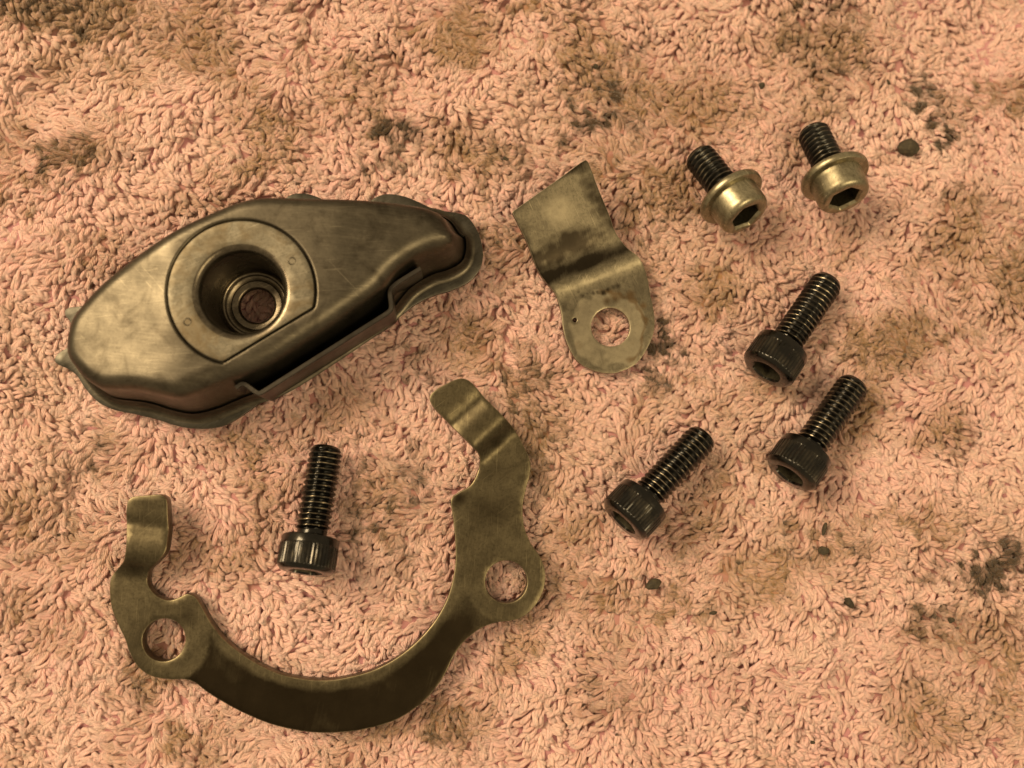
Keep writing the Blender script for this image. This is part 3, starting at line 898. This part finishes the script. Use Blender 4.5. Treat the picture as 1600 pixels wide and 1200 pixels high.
def loops(P, rings, sides, r, short=1.0):
    n = len(P)
    ang = lean_dir(P)+r.normal(0, 0.27, n)
    L = r.uniform(2.0, 3.7, n)*short; H = r.uniform(1.05, 1.7, n)*(0.4+0.6*short)
    W = np.abs(r.normal(0.05, 0.10, n))+0.2
    tw = r.normal(0, 0.8, n); bend = r.normal(0, 0.45, n)
    rad = r.uniform(0.31, 0.43, n)
    pk = np.ones(n); lim = np.full(n, 9.0)
    for poly, lv in FOOT:
        ins = inside(P, poly); lim[ins] = np.minimum(lim[ins], lv)
    t = np.linspace(0, 1, rings)
    th = t*math.pi
    fwd = np.sin(th)**0.8                                # distance along the lean
    up = np.sin(th)**0.55*(1.0-0.28*np.sin(th)**3)
    side = np.cos(th)
    s = fwd[None]*L[:, None]
    a = ang[:, None]+bend[:, None]*fwd[None]
    # legs twist about each other
    rot = tw[:, None]*fwd[None]*2.2
    lat = side[None]*W[:, None]*np.cos(rot)*(0.75+0.9*fwd[None]**2)
    vert = side[None]*W[:, None]*np.sin(rot)*0.8
    cx = P[:, 0:1]+np.cos(a)*s-np.sin(a)*lat
    cy = P[:, 1:2]+np.sin(a)*s+np.cos(a)*lat
    g = ground(P)[:, None]
    cz = g+up[None]*H[:, None]*1.0+vert-0.15
    C = np.stack([cx, cy, cz], 2)
    # keep the pile under the metal
    flat = C.reshape(-1, 3)
    zl = np.full(len(flat), 9.0)
    for poly, lv in FOOT:
        lo, hi = poly.min(0)-1, poly.max(0)+1
        box = np.where((flat[:, 0] > lo[0]) & (flat[:, 0] < hi[0]) & (flat[:, 1] > lo[1]) & (flat[:, 1] < hi[1]))[0]
        if len(box) == 0: continue
        ins = inside(flat[box, :2], poly)
        zl[box[ins]] = np.minimum(zl[box[ins]], lv-0.45)
    over = flat[:, 2] > zl
    flat[over, 2] = zl[over]-0.12*(1-np.exp(-(flat[over, 2]-zl[over])))
    C = flat.reshape(C.shape)
    T = np.gradient(C, axis=1); T /= np.maximum(np.linalg.norm(T, axis=2, keepdims=True), 1e-6)
    ref = np.stack([np.cos(ang), np.sin(ang), np.zeros(n)], 1)[:, None]*0.35+np.array([0, 0, 1.0])
    N = np.cross(T, np.broadcast_to(ref, T.shape)); N /= np.maximum(np.linalg.norm(N, axis=2, keepdims=True), 1e-6)
    B = np.cross(T, N)
    k = np.arange(sides)/sides*2*math.pi
    fat = rad[:, None]*(0.85+0.28*np.sin(th)[None])*(1+0.10*np.sin(t[None]*17+tw[:, None]*9))
    Vv = C[:, :, None]+fat[:, :, None, None]*(N[:, :, None]*np.cos(k)[None, None, :, None]+B[:, :, None]*np.sin(k)[None, None, :, None])
    rnd = r.uniform(0, 1, n)
    tan, _ = soil_at(P)
    per = rings*sides
    idx = np.arange(n)[:, None, None]*per
    i = np.arange(rings-1)[None, :, None]*sides; q = np.arange(sides)[None, None]; q2 = (q+1) % sides
    Fq = np.stack([idx+i+q, idx+i+q2, idx+i+sides+q2, idx+i+sides+q], 3).reshape(-1, 4)
    ul = (np.arange(rings-1)/(rings-1)*9.0)[None, :, None]
    du = 9.0/(rings-1)
    u0 = np.broadcast_to(ul, (n, rings-1, sides)); v0 = np.broadcast_to(np.arange(sides)[None, None]/sides*4.0, (n, rings-1, sides)); dv = 4.0/sides
    UV = np.stack([np.stack([u0, v0], 3), np.stack([u0, v0+dv], 3), np.stack([u0+du, v0+dv], 3), np.stack([u0+du, v0], 3)], 3).reshape(-1, 2)
    speck = (r.uniform(0, 1, n) < 0.012+0.16*tan)*r.uniform(0.4, 0.95, n)
    vt, vg = soil_at(C.reshape(-1, 3)[:, :2])
    vt = vt.reshape(n, rings)*(0.8+0.4*rnd[:, None]); vg = vg.reshape(n, rings)
    vt = np.clip(np.maximum(vt, 1.25*vg*(0.6+0.6*rnd[:, None])), 0, 1)
    tip = (0.55+0.55*np.sin(th)[None])*vg*(0.75+0.45*rnd[:, None])*1.6
    tip = np.maximum(tip, speck[:, None]*(np.abs(t[None]-r.uniform(0.35, 0.65, (n, 1))) < 0.11))
    tip = np.repeat(tip, sides, axis=1).reshape(-1)
    return Vv.reshape(-1, 3), Fq, UV, np.repeat(rnd, per), np.repeat(vt, sides, axis=1).reshape(-1), tip

def rows(x0, x1, y0, y1, sx, sy, r):
    pts = []
    y = y0; j = 0
    xs = np.arange(x0, x1, sx)
    while y < y1:
        q = np.stack([xs+(sx/2 if j % 2 else 0), np.full(len(xs), y)], 1)
        pts.append(q+r.normal(0, 0.28, q.shape)); y += sy; j += 1
    return np.vstack(pts)

def build_loops(name, P, rings, sides, seed, short=1.0):
    V, Fq, UV, rnd, tan, gre = loops(P, rings, sides, np.random.default_rng(seed), short)
    me = bpy.data.meshes.new(name)
    me.vertices.add(len(V)); me.vertices.foreach_set('co', (V*MM).astype(np.float32).ravel())
    me.loops.add(Fq.size); me.loops.foreach_set('vertex_index', Fq.astype(np.int32).ravel())
    me.polygons.add(len(Fq))
    me.polygons.foreach_set('loop_start', np.arange(0, Fq.size, 4, dtype=np.int32))
    me.polygons.foreach_set('use_smooth', np.ones(len(Fq), bool))
    me.update(calc_edges=True)
    uv = me.uv_layers.new(name='yarn'); uv.data.foreach_set('uv', UV.astype(np.float32).ravel())
    o = bpy.data.objects.new(name, me); COL.objects.link(o)
    me.materials.append(M['loop']); o.parent = towel
    for nm, v in (('rnd', rnd), ('tan', tan), ('grease', gre)): set_attr(o, nm, v)
    tag(o, kind='stuff')
    return V
corners = np.array([px(0, 0), px(1600, 0), px(0, 1200), px(1600, 1200)])
lo, hi = corners.min(0)-4, corners.max(0)+4
P = rows(lo[0], hi[0], lo[1], hi[1], 1.08, 1.04, rng)
print('loops in frame', len(P))
VL = build_loops('terry_loop', P, 9, 5, 3)
# short loops fill the partings of the pile
cs = 0.5
VL = VL[VL[:, 2] > ground(VL[:, :2])+0.42]
hh, ex, ey = np.histogram2d(VL[:, 0], VL[:, 1], bins=[np.arange(lo[0], hi[0], cs), np.arange(lo[1], hi[1], cs)])
gi, gj = np.where(hh == 0)
PF = np.stack([ex[gi]+cs/2, ey[gj]+cs/2], 1)
PF = PF[rng.uniform(0, 1, len(PF)) < 0.5]
for _p, _l in FOOT: PF = PF[~inside(PF, _p)]
print('filler loops', len(PF))
build_loops('terry_loop', rng.permutation(PF)[:4000], 8, 5, 5, 0.42)
big_lo, big_hi = lo-22, hi+22
P2 = rows(big_lo[0], big_hi[0], big_lo[1], big_hi[1], 1.55, 1.5, rng)
P2 = P2[(P2[:, 0] < lo[0]) | (P2[:, 0] > hi[0]) | (P2[:, 1] < lo[1]) | (P2[:, 1] > hi[1])]
print('loops outside', len(P2))
build_loops('terry_loop', P2, 6, 4, 4)

# woven ground under the pile
nx, ny = 200, 160
gx = np.linspace(big_lo[0]-3, big_hi[0]+3, nx); gy = np.linspace(big_lo[1]-3, big_hi[1]+3, ny)
X, Y = np.meshgrid(gx, gy); PG = np.stack([X.ravel(), Y.ravel()], 1)
Zg = ground(PG)+0.32
idx = np.arange(nx*ny).reshape(ny, nx)
Fg = np.stack([idx[:-1, :-1], idx[:-1, 1:], idx[1:, 1:], idx[1:, :-1]], 2).reshape(-1, 4)
og = make_obj('woven_ground', np.column_stack([PG, Zg]), Fg, M['weave'], towel, smooth=180)
tg, gg = soil_at(PG)
set_attr(og, 'rnd', np.zeros(len(PG))); set_attr(og, 'tan', tg); set_attr(og, 'grease', gg)
